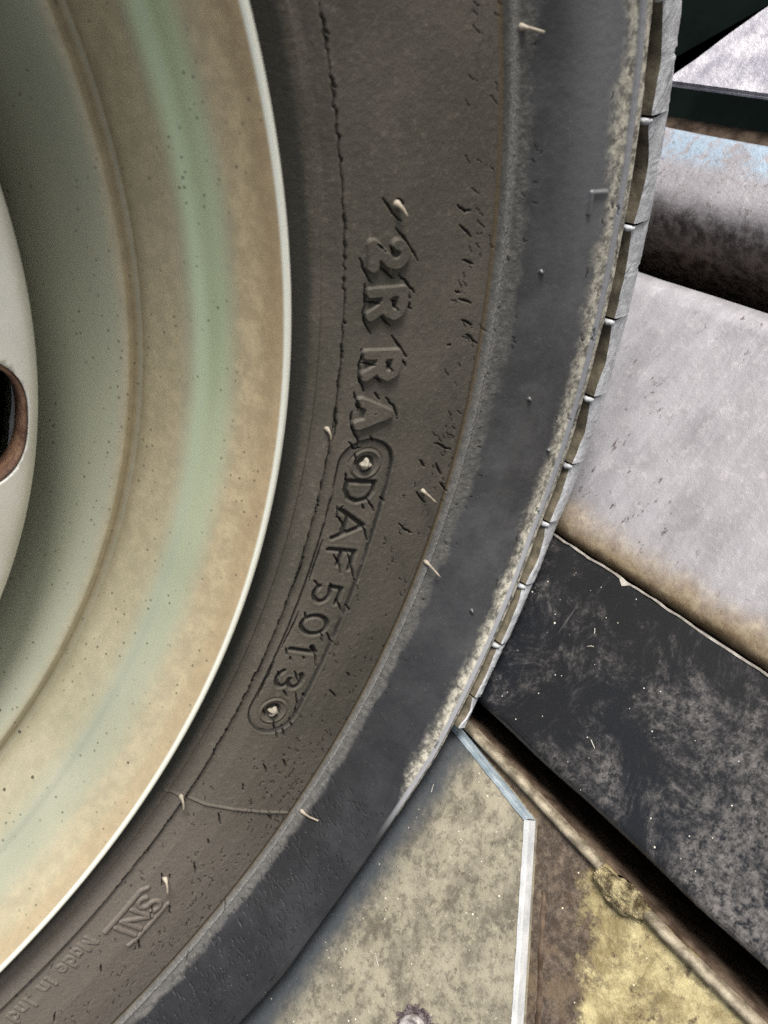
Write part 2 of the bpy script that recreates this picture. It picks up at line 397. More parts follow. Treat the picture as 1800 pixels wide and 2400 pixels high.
# recessed yellow-brown bed with seam
rec = empty('recessed_bed', (.02, -.12, -.0072)); tag(rec, 'oily yellow brown recessed steel bed between the beige plate and the channel', 'steel bed')
S0 = ground(1164, 1780, -.004); S1 = ground(1774, 2400, -.004)
bedx = S0[0] + .0012
loc(poly_slab('bed', [(-.6, -.7), (bedx - .0021, -.7), (bedx - .0021, -.095), (bedx, -.037), (bedx + .008, .2), (-.6, .2)], -.062, -.0066, M_REC), rec)
p0 = ground(1275, 2090, -.0068)[:2]; p1 = ground(1262, 2400, -.0068)[:2]
# seam: narrow dark groove, as two slightly raised lips
def ribbon(name, pts, wd, z, mat, h=.0003):
    bm = bmesh.new(); prev = None
    for i, p in enumerate(pts):
        p = np.array(p); d = np.array(pts[min(i + 1, len(pts) - 1)]) - np.array(pts[max(i - 1, 0)]); d = d / (np.linalg.norm(d) + 1e-9)
        nr = np.array([-d[1], d[0]]); w_ = wd * (.6 + .6 * random.random())
        cur = [bm.verts.new((*(p + nr * a * w_), b)) for a, b in ((-1, z), (-.5, z + h), (.5, z + h), (1, z))]
        if prev:
            for j in range(3): bm.faces.new((prev[j], cur[j], cur[j + 1], prev[j + 1]))
        prev = cur
    return bm_obj(name, bm, mat, smooth=True)
q = p1 + (p1 - p0) * 1.0
sp_ = [p0 + (q - p0) * t / 40 + np.array([random.uniform(-.0003, .0003), 0]) for t in range(41)]
loc(ribbon('oily_seam', sp_, .0008, -.00655, M_BEAM_DARK), rec)

# tan bar with brassy lump, along the channel
bar = empty('retaining_bar', (S0[0], -.08, -.006)); tag(bar, 'thin tan retaining bar with a brassy weld lump beside the dark channel', 'bar')
def bar_piece(y0, y1):
    pr = [(S0[0] - .0013, -.0066)] + arc(S0[0], -.0056, .0013, 170, 10, 8, .0016) + [(S0[0] + .0013, -.0066), (S0[0] + .0014, -.030), (S0[0] - .0008, -.030)]
    return loc(extrude_profile('bar', pr, y0, y1, M_STRIP, ny=70, wob=.0003, seed=4, shear=.036), bar)
yl0 = ground(1403, 2032, -.004)[1]; yl1 = ground(1509, 2144, -.004)[1]
bar_piece(yl0, .15); bar_piece(-.5, yl1)
loc(poly_slab('channel_shade_sheet', [(bedx - .0020, -.7), (bedx - .0012, -.7), (bedx - .0012, -.095), (bedx + .0008, -.037), (bedx + .0088, .2), (bedx + .0001, .2), (bedx + .00005, -.037), (bedx - .0020, -.095)], -.0615, -.0075, M_BEAM_DARK), bar)  # dark sheet added over the bed's sunlit side to keep the channel shaded
bm = bmesh.new(); bmesh.ops.create_icosphere(bm, subdivisions=5, radius=1)
for v in bm.verts:
    c_ = v.co.copy(); k = 1 + .7 * (fbm(np.array([c_.x * 2.3 + 9]), np.array([c_.y * 2.3 + c_.z * 1.7]), 3)[0] - .5)
    v.co = Vector((S0[0] - .0032 + c_.x * .0036 * k, (yl0 + yl1) / 2 + c_.y * .0080 * k, max(-.0068, -.0066 + c_.z * .0040 * k)))
loc(bm_obj('weld_lump', bm, M_LUMP, smooth=True), bar)

# dark dusty plate
xd0 = (ground(1110, 1635)[0] + ground(1800, 2330)[0]) / 2 + .0012; xd1 = .1133
dp = extrude_profile('black_plate', [(xd0 + .0012, -.062), (xd0 + .0005, -.012), (xd0 + .0006, -.004)] + arc(xd0 + .003, -.003, .003, 180, 90, 5) + [(xd0 + .02, .0), (xd1 - .02, .0), (xd1 - .0006, 0), (xd1, -.0006), (xd1, -.062)], -.7, .35, M_DPLATE, wob=.0005, ny=120, seed=2)
tag(dp, 'wide black steel plate covered in dust and scratches, right of the channel', 'steel plate')
dp.data.polygons.foreach_set('use_smooth', [False] * len(dp.data.polygons))
ye = np.linspace(.0, -.3, 160)
es = bmesh.new(); prev = None
for y in ye:
    j = (vnoise(np.array([y * 300]), np.array([1.]), 8)[0] - .5) * .0005; wd = .00022 + .0002 * random.random()
    if abs(y + .040) < .0012: wd += .0012
    cur = [es.verts.new((xd1 + j - wd, y, .0004)), es.verts.new((xd1 + j + .0002, y, .0006)), es.verts.new((xd1 + j + .0003, y, -.001))]
    if prev:
        for k in range(2): es.faces.new((prev[k], cur[k], cur[k + 1], prev[k + 1]))
    prev = cur
bm_obj('bare_metal_edge', es, mat_simple('pale_bare_edge', (.30, .27, .23), (.60, .56, .50), 300, .5, .2), dp)

# pale beam, blue beam, end plate
lb = extrude_profile('pale_beam', [(.1138, -.062), (.1138, -.009)] + arc(.1225, -.0072, .0087, 180, 90, 10, .0068) + [(.15, -.0004), (.18, -.0004)] + arc(.190, -.0104, .0100, 90, 8, 8, .0100) + [(.200, -.02), (.1995, -.062)], -.7, .35, M_LIGHT, wob=.0004, seed=3)
tag(lb, 'broad pale scuffed steel beam with rusty staining along its rounded edge next to the black plate', 'steel beam')
bb = extrude_profile('blue_beam', [(.216, -.062), (.212, -.035)] + arc(.2275, -.018, .0150, 175, 92, 10, .0175) + [(.238, -.0004)] + arc(.2435, -.0034, .0028, 90, 5, 5) + [(.2463, -.012), (.246, -.062)], -.7, .4, M_BLUE, wob=.0008, seed=6)
tag(bb, 'narrow steel beam with flaking light blue paint beyond the pale beam', 'steel beam')
br = extrude_profile('brown_ledge', [(.2475, -.062), (.2475, -.012), (.2495, -.010), (.2545, -.010), (.2565, -.012), (.2565, -.062)], -.7, .4, M_BEAM_DARK, seed=9)
tag(br, 'low sooty brown ledge between the blue beam and the curved grey plate', 'steel ledge')
q0 = ground(1590, 200); q1 = ground(1800, 275); e0 = ground(1600, 158); e1 = ground(1800, 30)
ex = (e1 - e0); e1x = e1 + ex * 3; e0x = e0 - ex * 1.0
cx_ = q0[0] + .0005
curve = []
for t_ in np.linspace(0, 1, 14):
    p = e0x + (e1x - e0x) * t_; bow = .0032 * math.sin(PI * min(1, max(0, (t_ - .2) / .45)))
    curve.append((p[0] + bow, p[1] + bow * .6))
cp = poly_slab('curved_plate', [(cx_, curve[0][1])] + curve + [(cx_, curve[-1][1])], -.0018, 0, M_CURV, bev=.0008)
poly_slab('support_block', [(cx_ + .03, -.2), (cx_ + .5, -.2), (cx_ + .5, .02), (cx_ + .03, .02)], -.062, -.0036, M_BEAM_DARK, cp)
tag(cp, 'pale violet grey steel plate with slanting bright edge in front of the dark void', 'steel plate')

# bolt at the bottom of the frame
bc = ground(972, 2418)
bo = empty('floor_bolt', tuple(bc)); tag(bo, 'round headed bolt crusted with grit on the beige steel plate', 'bolt')
def lathe_z(name, prof, n, mat, parent, cx=0, cy=0, smooth=True):
    P = np.array(prof); th = np.linspace(0, 2 * PI, n, endpoint=False); bm = bmesh.new()
    g = [[bm.verts.new((cx + r * math.cos(a), cy + r * math.sin(a), z)) for r, z in P] for a in th]
    for i in range(n):
        for j in range(len(P) - 1): bm.faces.new((g[i][j], g[(i + 1) % n][j], g[(i + 1) % n][j + 1], g[i][j + 1]))
    return bm_obj(name, bm, mat, parent, smooth)
lathe_z('washer', [(.0001, .0004), (.0052, .0004), (.0058, .0002), (.0058, -.0005)], 48, M_GRIT, bo)
lathe_z('bolt_head', [(.00001, .0022), (.0022, .0024), (.0027, .0020), (.0030, .0026), (.0037, .0027), (.0042, .0019), (.0042, .0003)], 48, M_BOLT, bo)
def make_grit(bmx, n, fn, s0, s1):
    for i in range(n):
        x, y, z = fn(); s = random.uniform(s0, s1)
        r = bmesh.ops.create_icosphere(bmx, subdivisions=1, radius=s)
        for v in r['verts']:
            v.co = Vector((v.co.x * random.uniform(.6, 1.4) + x, v.co.y * random.uniform(.6, 1.4) + y, v.co.z * random.uniform(.5, 1) + z))
g = bmesh.new()
def fn():
    a = random.uniform(0, 2 * PI); r = random.uniform(.0044, .0066); return r * math.cos(a), r * math.sin(a), .0006
make_grit(g, 220, fn, .0002, .0006)
o = bm_obj('grit_ring', g, M_GRIT, bo); o['kind'] = 'stuff'

# crumbs on the plates
g = bmesh.new()
def fn2():
    while True:
        x = random.uniform(-.08, .112); y = random.uniform(-.14, -.015)
        if x > xd0 + .003: return x, y, .0001
        if x < .04 and (x - B[0]) * (C - B)[1] - (y - B[1]) * (C - B)[0] > .0002 : return x, y, .0001
make_grit(g, 150, fn2, .00005, .00020)
make_grit(g, 10, fn2, .0002, .00035)
for i in range(16):   # pale fibres
    x, y, z = fn2(); a = random.uniform(0, PI); L = random.uniform(.001, .0035); k = random.uniform(-.6, .6); prev = None
    for s in np.linspace(0, 1, 6):
        p = (x + L * s * math.cos(a + k * s), y + L * s * math.sin(a + k * s)); n_ = (-math.sin(a) * .00007, math.cos(a) * .00007)
        cur = [g.verts.new((p[0] - n_[0], p[1] - n_[1], .0003)), g.verts.new((p[0] + n_[0], p[1] + n_[1], .0003))]
        if prev: g.faces.new((prev[0], prev[1], cur[1], cur[0]))
        prev = cur
cr = bm_obj('dust_crumbs', g, mat_simple('pale_crumbs', (.5, .45, .36), (.8, .76, .68), 200, .6)); tag(cr, 'tiny pale crumbs and fibres scattered over the steel plates', 'crumbs', kind='stuff')

# ================================================================ THE WHEEL
wheel = empty('wheel', (0, 0, 0)); tag(wheel, 'aged cracked rubber tyre on a stained silver steel wheel', 'wheel')
tyre = None
PROF = np.array([(.1830, .020), (.1870, .0165), (.1905, .0120), (.1950, .0075), (.1975, .0050), (.1985, .0042), (.1992, .0037), (.1998, .0040), (.2010, .0036),
                 (.2034, .0018), (.2039, .0016), (.2044, .0026), (.2060, .0022), (.2110, .0003), (.2200, -.0018), (.2300, -.0030), (.2405, -.0036), (.2416, -.0030), (.2421, -.0030),
                 (.2432, -.0043), (.2440, -.0047), (.2448, -.0044), (.2458, -.0045), (.2500, -.0069), (.2550, -.0100), (.2600, -.0122), (.2650, -.0138), (.2690, -.0142),
                 (.2695, -.0149), (.2703, -.0152), (.2710, -.0149), (.2714, -.0140), (.2725, -.0142), (.2738, -.0140), (.2745, -.0120), (.2772, -.0108), (.2800, -.0100)])
def prof_y(r): return np.interp(r, PROF[:, 0], PROF[:, 1])
R_RIB, R_OUT = .2416, .2905
def deform(r, th, y):
    """wheel coordinates -> world, with the loaded flat at the ground"""
    x = r * np.cos(th); z = RL + r * np.sin(th)
    zr = RL + R_RIB * np.sin(th); zo = RL + R_OUT * np.sin(th)
    k = .004
    zo2 = np.where(zo > .06, zo, k * np.log1p(np.exp(np.clip(zo / k, -50, 50))))
    comp = np.maximum(zo2 - zo, 0)
    t = np.clip((r - R_RIB) / (R_OUT - R_RIB), 0, 1.0)
    low = (r > R_RIB) & (comp > 1e-7)
    z2 = np.where(low, zr + (z - zr) * (zr - zo2) / np.maximum(zr - zo, 1e-6), z)
    B_ = np.interp(t, [0, .15, .35, .6, .8, .92, 1.0], [0, .10, .50, .92, 1.08, 1.05, .95])
    bul = np.interp(comp, [0, .006, .013, .022, .027, .033], [0, .002, .0058, .0104, .0132, .0135])
    fall = np.clip(1 - (y - 0.0) / .03, 0, 1)
    y2 = y - B_ * bul * fall
    return np.stack([x, y2, np.where(low, np.maximum(z2, .0003), z2)], -1)

# fine grid of the visible sidewall -------------------------------------
DR = .0002
RR = np.arange(.1965, .27781, DR)
TH0, TH1 = math.radians(-118), math.radians(-31)
NT_ = int((TH1 - TH0) * .235 / .00021); TH = np.linspace(TH0, TH1, NT_)
DTH = TH[1] - TH[0]
nr_, ntn = len(RR), len(TH)
Hh = np.zeros((nr_, ntn)); CAV = np.zeros((nr_, ntn))
def surf_hit(px, py):
    d = ray(px, py); y = 0.0
    for _ in range(30):
        P = CAM + d * ((y - CAM[1]) / d[1]); r = math.hypot(P[0], P[2] - RL); y = .5 * y + .5 * prof_y(min(r, .288))
    return math.atan2(P[2] - RL, P[0]), r
def seg_window(a, b, pad):
    ra, rb = min(a[1], b[1]) - pad, max(a[1], b[1]) + pad; rm = (a[1] + b[1]) / 2
    ta, tb = min(a[0], b[0]) - pad / rm, max(a[0], b[0]) + pad / rm
    i0, i1 = max(0, int((ra - RR[0]) / DR)), min(nr_, int((rb - RR[0]) / DR) + 2)
    j0, j1 = max(0, int((ta - TH0) / DTH)), min(ntn, int((tb - TH0) / DTH) + 2)
    return (i0, i1, j0, j1, rm) if i1 > i0 and j1 > j0 else None
def stroke(D, a, b, pad, wa=1.0, wb=1.0):
    """lower D to distance/width from segment a-b, points are (theta, r)"""
    wd = seg_window(a, b, pad)
    if wd is None: return
    i0, i1, j0, j1, rm = wd
    U = (TH[None, j0:j1] - a[0]) * rm; V = RR[i0:i1, None] - a[1]
    du, dv = (b[0] - a[0]) * rm, b[1] - a[1]; L2 = du * du + dv * dv + 1e-14
    t = np.clip((U * du + V * dv) / L2, 0, 1)
    d = np.hypot(U - t * du, V - t * dv) / (wa + (wb - wa) * t)
    D[i0:i1, j0:j1] = np.minimum(D[i0:i1, j0:j1], d)
BIG = 9.0
CR = np.full((nr_, ntn), BIG); CS = np.full((nr_, ntn), BIG)      # cracks, in units of their half width
def crack(pts, w0=.00028, jit=.00025, sub=3, pad=.0012, D=None):
    D = CR if D is None else D
    P = [np.array(p, float) for p in pts]; Q = [P[0]]
    for a, b in zip(P, P[1:]):
        for s in range(1, sub + 1):
            p = a + (b - a) * s / sub
            if s < sub: p = p + np.array([random.uniform(-1, 1) * jit / .23, random.uniform(-1, 1) * jit])
            Q.append(p)
    n = len(Q) - 1
    for i in range(n):
        f0 = math.sin(PI * (.10 + .80 * i / n)); f1 = math.sin(PI * (.10 + .80 * (i + 1) / n))
        stroke(D, Q[i], Q[i + 1], pad, w0 * f0, w0 * f1)
def pcrack(sc_, ox, oy, lines, **k):
    for ln in lines: crack([surf_hit(x / sc_ + ox, y / sc_ + oy) for x, y in ln], **k)

# the long crack at the foot of the bead ledge
th = math.radians(-33)
rc = .2043
while th > math.radians(-113):
    t2 = th - random.uniform(.003, .008); r2 = .2044 + random.uniform(-.00030, .00030) + (.0002 if th < -1.5 else 0)
    wk = random.uniform(.00042, .00072) * (1.0 if th > math.radians(-60) or th < math.radians(-78) else .8)
    if th < math.radians(-100): wk *= .6
    stroke(CR, (th, rc), (t2, r2), .0012, wk, wk)
    if random.random() < .10: crack([(th, rc), (th - .007, rc + .0008)], .00022)
    th, rc = t2, r2
# cracks read off the photograph, by zoomed region
pcrack(3.687, 700, 400, [[(725, 235), (790, 330), (885, 440)], [(855, 240), (905, 300)], [(835, 490), (930, 620), (1030, 780)], [(665, 625), (740, 700)], [(785, 650), (830, 730)],
    [(525, 760), (570, 870), (630, 975)], [(690, 820), (770, 890), (825, 935)], [(865, 890), (940, 980), (1000, 1060)], [(935, 1040), (965, 1110)], [(935, 1135), (975, 1200)],
    [(570, 980), (572, 1100), (560, 1290), (625, 1415)], [(575, 1140), (690, 1140)], [(775, 1100), (845, 1200)], [(795, 1145), (835, 1130)], [(710, 1260), (795, 1345)],
    [(805, 1425), (870, 1520), (935, 1615)], [(885, 1620), (925, 1700)], [(545, 1545), (520, 1680), (520, 1800), (565, 1910)], [(540, 1665), (650, 1670)], [(735, 1640), (795, 1730)], [(750, 1680), (785, 1665)],
    [(650, 1790), (715, 1830)], [(655, 1915), (700, 1980)], [(750, 1960), (820, 2030), (850, 2150)], [(480, 1920), (510, 2050), (550, 2060)], [(465, 2080), (450, 2190)],
    [(1370, 295), (1440, 355), (1490, 350)], [(1390, 470), (1490, 575)], [(1410, 770), (1510, 810)], [(1350, 1040), (1400, 1060)], [(1380, 1110), (1495, 1150)], [(1400, 1290), (1500, 1340)], [(1440, 1415), (1545, 1495)], [(1290, 1500), (1315, 1515)]], w0=.00031)
pcrack(4.1475, 780, 880, [[(75, 0), (25, 300), (35, 480), (0, 640)], [(245, 0), (300, 160)], [(205, 165), (245, 350)], [(190, 350), (185, 520), (240, 610), (250, 710)], [(365, 590), (390, 660)],
    [(155, 650), (205, 725), (290, 715)], [(225, 770), (240, 900)], [(130, 960), (155, 1050)], [(350, 1220), (410, 1335)], [(295, 1260), (320, 1320)], [(50, 1280), (50, 1390), (100, 1440), (85, 1540)],
    [(300, 1480), (350, 1620)], [(155, 1740), (220, 2010)], [(20, 1750), (60, 1830), (85, 1940)], [(845, 820), (895, 890)], [(1000, 850), (1055, 965)], [(980, 660), (1075, 695), (1150, 730)],
    [(1040, 1040), (1110, 1130)], [(810, 1130), (900, 1240)], [(640, 1440), (720, 1510), (770, 1530)], [(470, 1190), (495, 1240)]], w0=.00034)
pcrack(2.95, 550, 1000, [[(480, 900), (400, 1120)], [(555, 1070), (580, 1110)], [(665, 1090), (690, 1140)], [(710, 1200), (745, 1285)], [(490, 1290), (500, 1330)], [(640, 1430), (680, 1500)], [(605, 1440), (615, 1500)],
    [(775, 1240), (790, 1280)], [(360, 1540), (370, 1590)], [(545, 1530), (565, 1600), (570, 1670)], [(390, 1600), (400, 1630)], [(480, 1600), (490, 1625)], [(300, 1700), (320, 1750)], [(420, 1700), (445, 1770)],
    [(345, 1830), (370, 1880)], [(430, 1850), (440, 1930), (420, 2010)], [(480, 1850), (490, 1880)], [(275, 2040), (295, 2160)], [(330, 2070), (345, 2140)], [(385, 2020), (395, 2090)], [(205, 1960), (225, 2020)], [(300, 1940), (320, 2000)],
    [(615, 790), (520, 1080)], [(450, 1290), (330, 1540)], [(240, 1720), (160, 1890)], [(280, 1640), (230, 1760)], [(655, 1820), (700, 1870)], [(775, 1700), (795, 1730)], [(755, 570), (760, 560)]], w0=.00032)
pcrack(2.0738, 0, 1750, [[(1375, 60), (1392, 100)], [(1280, 85), (1295, 125)], [(1060, 320), (1075, 380)], [(945, 560), (950, 620)], [(1180, 180), (1185, 215)], [(785, 615), (790, 680)], [(825, 620), (830, 645)],
    [(670, 930), (680, 985)], [(740, 770), (730, 830)], [(820, 770), (832, 815)], [(1095, 740), (1105, 800)], [(1010, 450), (1020, 475)], [(1300, 330), (1320, 360)], [(925, 990), (930, 1030)], [(490, 1060), (495, 1100)], [(270, 1290), (265, 1340)]], w0=.0003)
# random small weather cracks, leaning outward and clockwise
def rcracks(n, r0, r1, t0, t1, L0, L1, w0, w1, lean=45, cond=None):
    for _ in range(n):
        r = random.uniform(r0, r1); t = math.radians(random.uniform(t0, t1))
        if cond and not cond(r, t): continue
        L = random.uniform(L0, L1); a = math.radians(lean + random.uniform(-22, 22))
        crack([(t, r), (t - L * math.cos(a) / r, r + L * math.sin(a))], random.uniform(w0, w1) * .85, jit=.00030, sub=5, D=CS)
rcracks(42, .2300, .2405, -60, -34, .0014, .0040, .00010, .00020, 42)
rcracks(70, .2340, .2410, -92, -52, .0008, .0024, .00010, .00020, 40)
rcracks(36, .222, .236, -92, -60, .001, .0028, .00010, .0002, 40)
rcracks(180, .2230, .2412, -114, -84, .0009, .0026, .00011, .00024, 52)
rcracks(50, .206, .223, -114, -86, .0008, .002, .00009, .00016, 52)
rcracks(80, .2440, .2500, -112, -34, .0006, .0018, .00010, .00016, 40)
rcracks(480, .2465, .2660, -114, -86, .0009, .0030, .00011, .00023, 62)
rcracks(50, .2640, .2745, -112, -36, .0012, .0050, .00012, .0003, 12)

# lettering ---------------------------------------------------------------
def ell(cx, cy, rx, ry, a0=0, a1=360, n=20): return [(cx + rx * math.cos(math.radians(a0 + (a1 - a0) * i / n)), cy + ry * math.sin(math.radians(a0 + (a1 - a0) * i / n))) for i in range(n + 1)]
GL = {'2': [ell(.5, .70, .42, .30, 170, -40, 12) + [(.0, .02), (1, .02)]],
      'R': [[(0, 0), (0, 1), (.55, 1), (.82, .94), (.95, .75), (.82, .54), (.55, .47), (0, .47)], [(.48, .47), (.95, 0)]],
      'A': [[(0, 0), (.5, 1), (1, 0)], [(.2, .34), (.8, .34)]],
      'D': [[(0, 0), (0, 1), (.45, 1), (.85, .84), (1, .5), (.85, .16), (.45, 0), (0, 0)]],
      'F': [[(0, 0), (0, 1), (1, 1)], [(0, .52), (.8, .52)]],
      '5': [[(.92, 1), (.15, 1), (.1, .56)] + ell(.48, .32, .44, .30, 120, -140, 14)],
      '0': [ell(.5, .5, .5, .5)], '1': [[(.15, .78), (.5, 1), (.5, 0)]],
      '3': [ell(.42, .75, .45, .25, 150, -90, 10) + ell(.42, .26, .5, .26, 90, -150, 12)],
      'S': [ell(.5, .75, .45, .25, 20, 270, 12) + ell(.5, .25, .45, .25, 90, -160, 12)[1:]],
      'N': [[(0, 0), (0, 1), (1, 0), (1, 1)]], 'I': [[(.5, 0), (.5, 1)]],
      'M': [[(0, 0), (0, 1), (.5, .15), (1, 1), (1, 0)]],
      'a': [ell(.45, .3, .42, .3), [(.9, .62), (.9, 0)]], 'd': [ell(.45, .3, .42, .3), [(.9, 1), (.9, 0)]],
      'e': [[(.08, .32), (.9, .32)] + ell(.48, .3, .42, .3, 10, 300, 14)], 'i': [[(.5, 0), (.5, .6)], [(.5, .86), (.5, .9)]],
      'n': [[(.1, 0), (.1, .6)], [(.1, .4), (.35, .6), (.7, .58), (.85, .4), (.85, 0)]]}
def glyph(D, ch, th_s, th_e, r0, r1, hw, slant=0.0):
    """reads clockwise (theta falls), tops outward"""
    for line in GL[ch]:
        P = [(th_s + (th_e - th_s) * u + slant * v, r0 + (r1 - r0) * v) for u, v in line]
        for a, b in zip(P, P[1:]): stroke(D, a, b, hw + .0012)
rd = math.radians
wall = lambda D, hw, e=.00045: 1 - sstep(hw, hw + e, D)
letters = []
for ch, a, b in (('2', -47.55, -48.85), ('R', -50.35, -51.85), ('R', -54.2, -55.7), ('A', -57.35, -58.95)):
    D = np.full((nr_, ntn), BIG); glyph(D, ch, rd(a), rd(b), .2102, .2174, .00112)
    letters.append(D); Hh += .00110 * wall(D, .00115, .00014) 
# stadium-shaped serial pocket
DP = np.full((nr_, ntn), BIG); t = np.linspace(rd(-61.9), rd(-81.9), 60)
for a, b in zip(t, t[1:]): stroke(DP, (a, .21475), (b, .21475), .010)
pock = 1 - sstep(.0066, .0069, DP)
Hh -= .0007 * pock
Hh += .00008 * (np.exp(-((DP - .0075) / .00035) ** 2))
UU, VV = np.meshgrid(TH * .235, RR)
outl = np.exp(-((DP - .0069 - .0003 * (fbm(UU * 700, VV * 700, 31) - .5)) / .00030) ** 2) * sstep(.15, .35, fbm(UU * 160, VV * 160, 33))
CAV = np.maximum(CAV, np.clip(1.3 * outl, 0, 1)); Hh -= .0006 * outl
for ch, a, b in (('D', -63.15, -64.6), ('A', -65.3, -67.5), ('F', -68.4, -69.8), ('5', -71.15, -72.7), ('0', -73.75, -75.25), ('1', -76.1, -77.3), ('3', -78.6, -80.0)):
    D = np.full((nr_, ntn), BIG); glyph(D, ch, rd(a), rd(b), .2111, .2184, .0004)
    Hh -= .0009 * wall(D, .00040, .00035); CAV = np.maximum(CAV, .9 * wall(D, .00034, .00045))
    Hh += .00006 * np.exp(-((D - .00125) / .0003) ** 2) * (D < 1)
studs = []
for tc in (-61.85, -82.0):
    D = np.full((nr_, ntn), BIG); stroke(D, (rd(tc), .2148), (rd(tc) + 1e-5, .2148), .008)
    Hh += np.where(D < .0045, -.0002 + .0005 * np.exp(-((D - .0036) / .0004) ** 2), 0) * (D < 5)
    CAV = np.maximum(CAV, .6 * (D < .0024)); Hh -= .0006 * (1 - sstep(.0018, .0026, D)); studs.append((rd(tc), .2148))
# SNI mark and small text
DN = np.full((nr_, ntn), BIG)
sl = rd(-.9)
for ch, a, b, r0, r1 in (('S', -99.2, -100.2, .2132, .2200), ('N', -100.55, -101.7, .2130, .2200), ('I', -101.7, -102.9, .2128, .2200)):
    glyph(DN, ch, rd(a), rd(b), r0, r1, .0004, slant=rd(.0))
for ln in ([(-98.5, .2125), (-98.9, .2113), (-102.9, .2113)], [(-99.2, .2218), (-102.8, .2215), (-103.2, .2208)]):
    P = [(rd(a), r) for a, r in ln]
    for a, b in zip(P, P[1:]): stroke(DN, a, b, .002)
Hh += .0006 * wall(DN, .00042, .0003)
DM = np.full((nr_, ntn), BIG); a = -103.9
for ch, wd in (('M', .85), ('a', .65), ('d', .65), ('e', .65), (' ', .45), ('i', .35), ('n', .65), (' ', .6), ('I', .35), ('n', .65), ('d', .65), ('o', .65)):
    if ch in GL: glyph(DM, ch, rd(a), rd(a - wd + .12), .2080, .2118, .0003)
    a -= wd + .13
Hh += .0004 * wall(DM, .0003, .0003)
# moulded hair line, corner mark, small nubs
def pline(pts, hw, h, e=.0003):
    D = np.full((nr_, ntn), BIG); P = [surf_hit(x, y) for x, y in pts]
    for a, b in zip(P, P[1:]): stroke(D, a, b, hw + .001)
    return h * np.sqrt(np.clip(1 - (D / hw) ** 2, 0, 1))
Hh += pline([(385, 1850), (424, 1866), (482, 1885), (554, 1897), (620, 1903), (672, 1904)], .0004, .00045)
Hh += pline([(1380, 500), (1386, 452), (1420, 450)], .0006, .0007)
for x, y in ((1268, 637), (1240, 935), (1108, 1425), (1285, 1055)):
    Hh += pline([(x, y), (x + 1, y + 2)], .0005, .0010)
# bits of surface relief
TT, RG = np.meshgrid(TH, RR); U, V = TT * .235, RG
Hh += .00010 * (fbm(U * 900, V * 900, 11) - .5)
Hh += .00008 * (fbm(U * 150, V * 400, 12) - .5) * sstep(.262, .267, RG)
rough_band = sstep(.2425, .2445, RG) * (1 - sstep(.2478, .2490, RG)); Hh += .00020 * (fbm(U * 1500, V * 1500, 14, 3) - .5) * rough_band
chalky = fbm(U * 60, V * 500, 17) ; Hh -= .0002 * sstep(.58, .66, chalky) * sstep(.2715, .2722, RG) * (1 - sstep(.2738, .2742, RG))
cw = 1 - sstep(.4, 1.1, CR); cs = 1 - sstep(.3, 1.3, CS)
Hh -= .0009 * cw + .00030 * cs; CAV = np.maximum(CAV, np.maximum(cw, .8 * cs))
YB = prof_y(RR); sl_ = np.gradient(YB, RR); nl = np.sqrt(1 + sl_ ** 2)
nr3, ny3 = sl_ / nl, -1 / nl      # outward normal of the profile (towards -Y)
# smooth those normals so that relief does not fold over at the ridges
ker = np.ones(9) / 9; nr3 = np.convolve(np.pad(nr3, 4, 'edge'), ker, 'valid'); ny3 = np.convolve(np.pad(ny3, 4, 'edge'), ker, 'valid')
r_d = RG + Hh * nr3[:, None] * .6; y_d = YB[:, None] + Hh * ny3[:, None]
Vw = deform(RG, TT, y_d)
Vw[..., 0] += (r_d - RG) * np.cos(TT); Vw[..., 2] += (r_d - RG) * np.sin(TT)
Vw = Vw.reshape(-1, 3)
idx = np.arange(nr_ * ntn).reshape(nr_, ntn)
Q = np.stack([idx[:-1, :-1], idx[:-1, 1:], idx[1:, 1:], idx[1:, :-1]], -1).reshape(-1, 4)
ID = np.zeros((nr_, ntn), np.int32)
ID[DP < .0070] = 9
ID[DN < .0008] = 8
for i, D in enumerate(letters): ID[D < .0017] = i + 1
ID[(RG > .2425) & (RG < .2454)] = 7
fid = ID.ravel()[Q]; fid = np.where((fid == fid[:, :1]).all(1), fid[:, 0], 0)
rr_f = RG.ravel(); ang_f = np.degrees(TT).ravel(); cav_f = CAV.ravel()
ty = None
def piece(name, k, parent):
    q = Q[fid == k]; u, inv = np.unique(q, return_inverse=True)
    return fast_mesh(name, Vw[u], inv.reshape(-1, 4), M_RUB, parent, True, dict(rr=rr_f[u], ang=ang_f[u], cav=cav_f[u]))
tyre = piece('tyre', 0, wheel)
for i, c_ in enumerate('2RRA'):
    o = piece('raised_letter', i + 1, tyre); o['label'] = 'raised rubber character %s' % c_
piece('serial_panel', 9, tyre)['label'] = 'sunken panel reading DAF5013'
piece('raised_emblem', 8, tyre)['label'] = 'raised SNI mark'
piece('moulded_rib', 7, tyre)

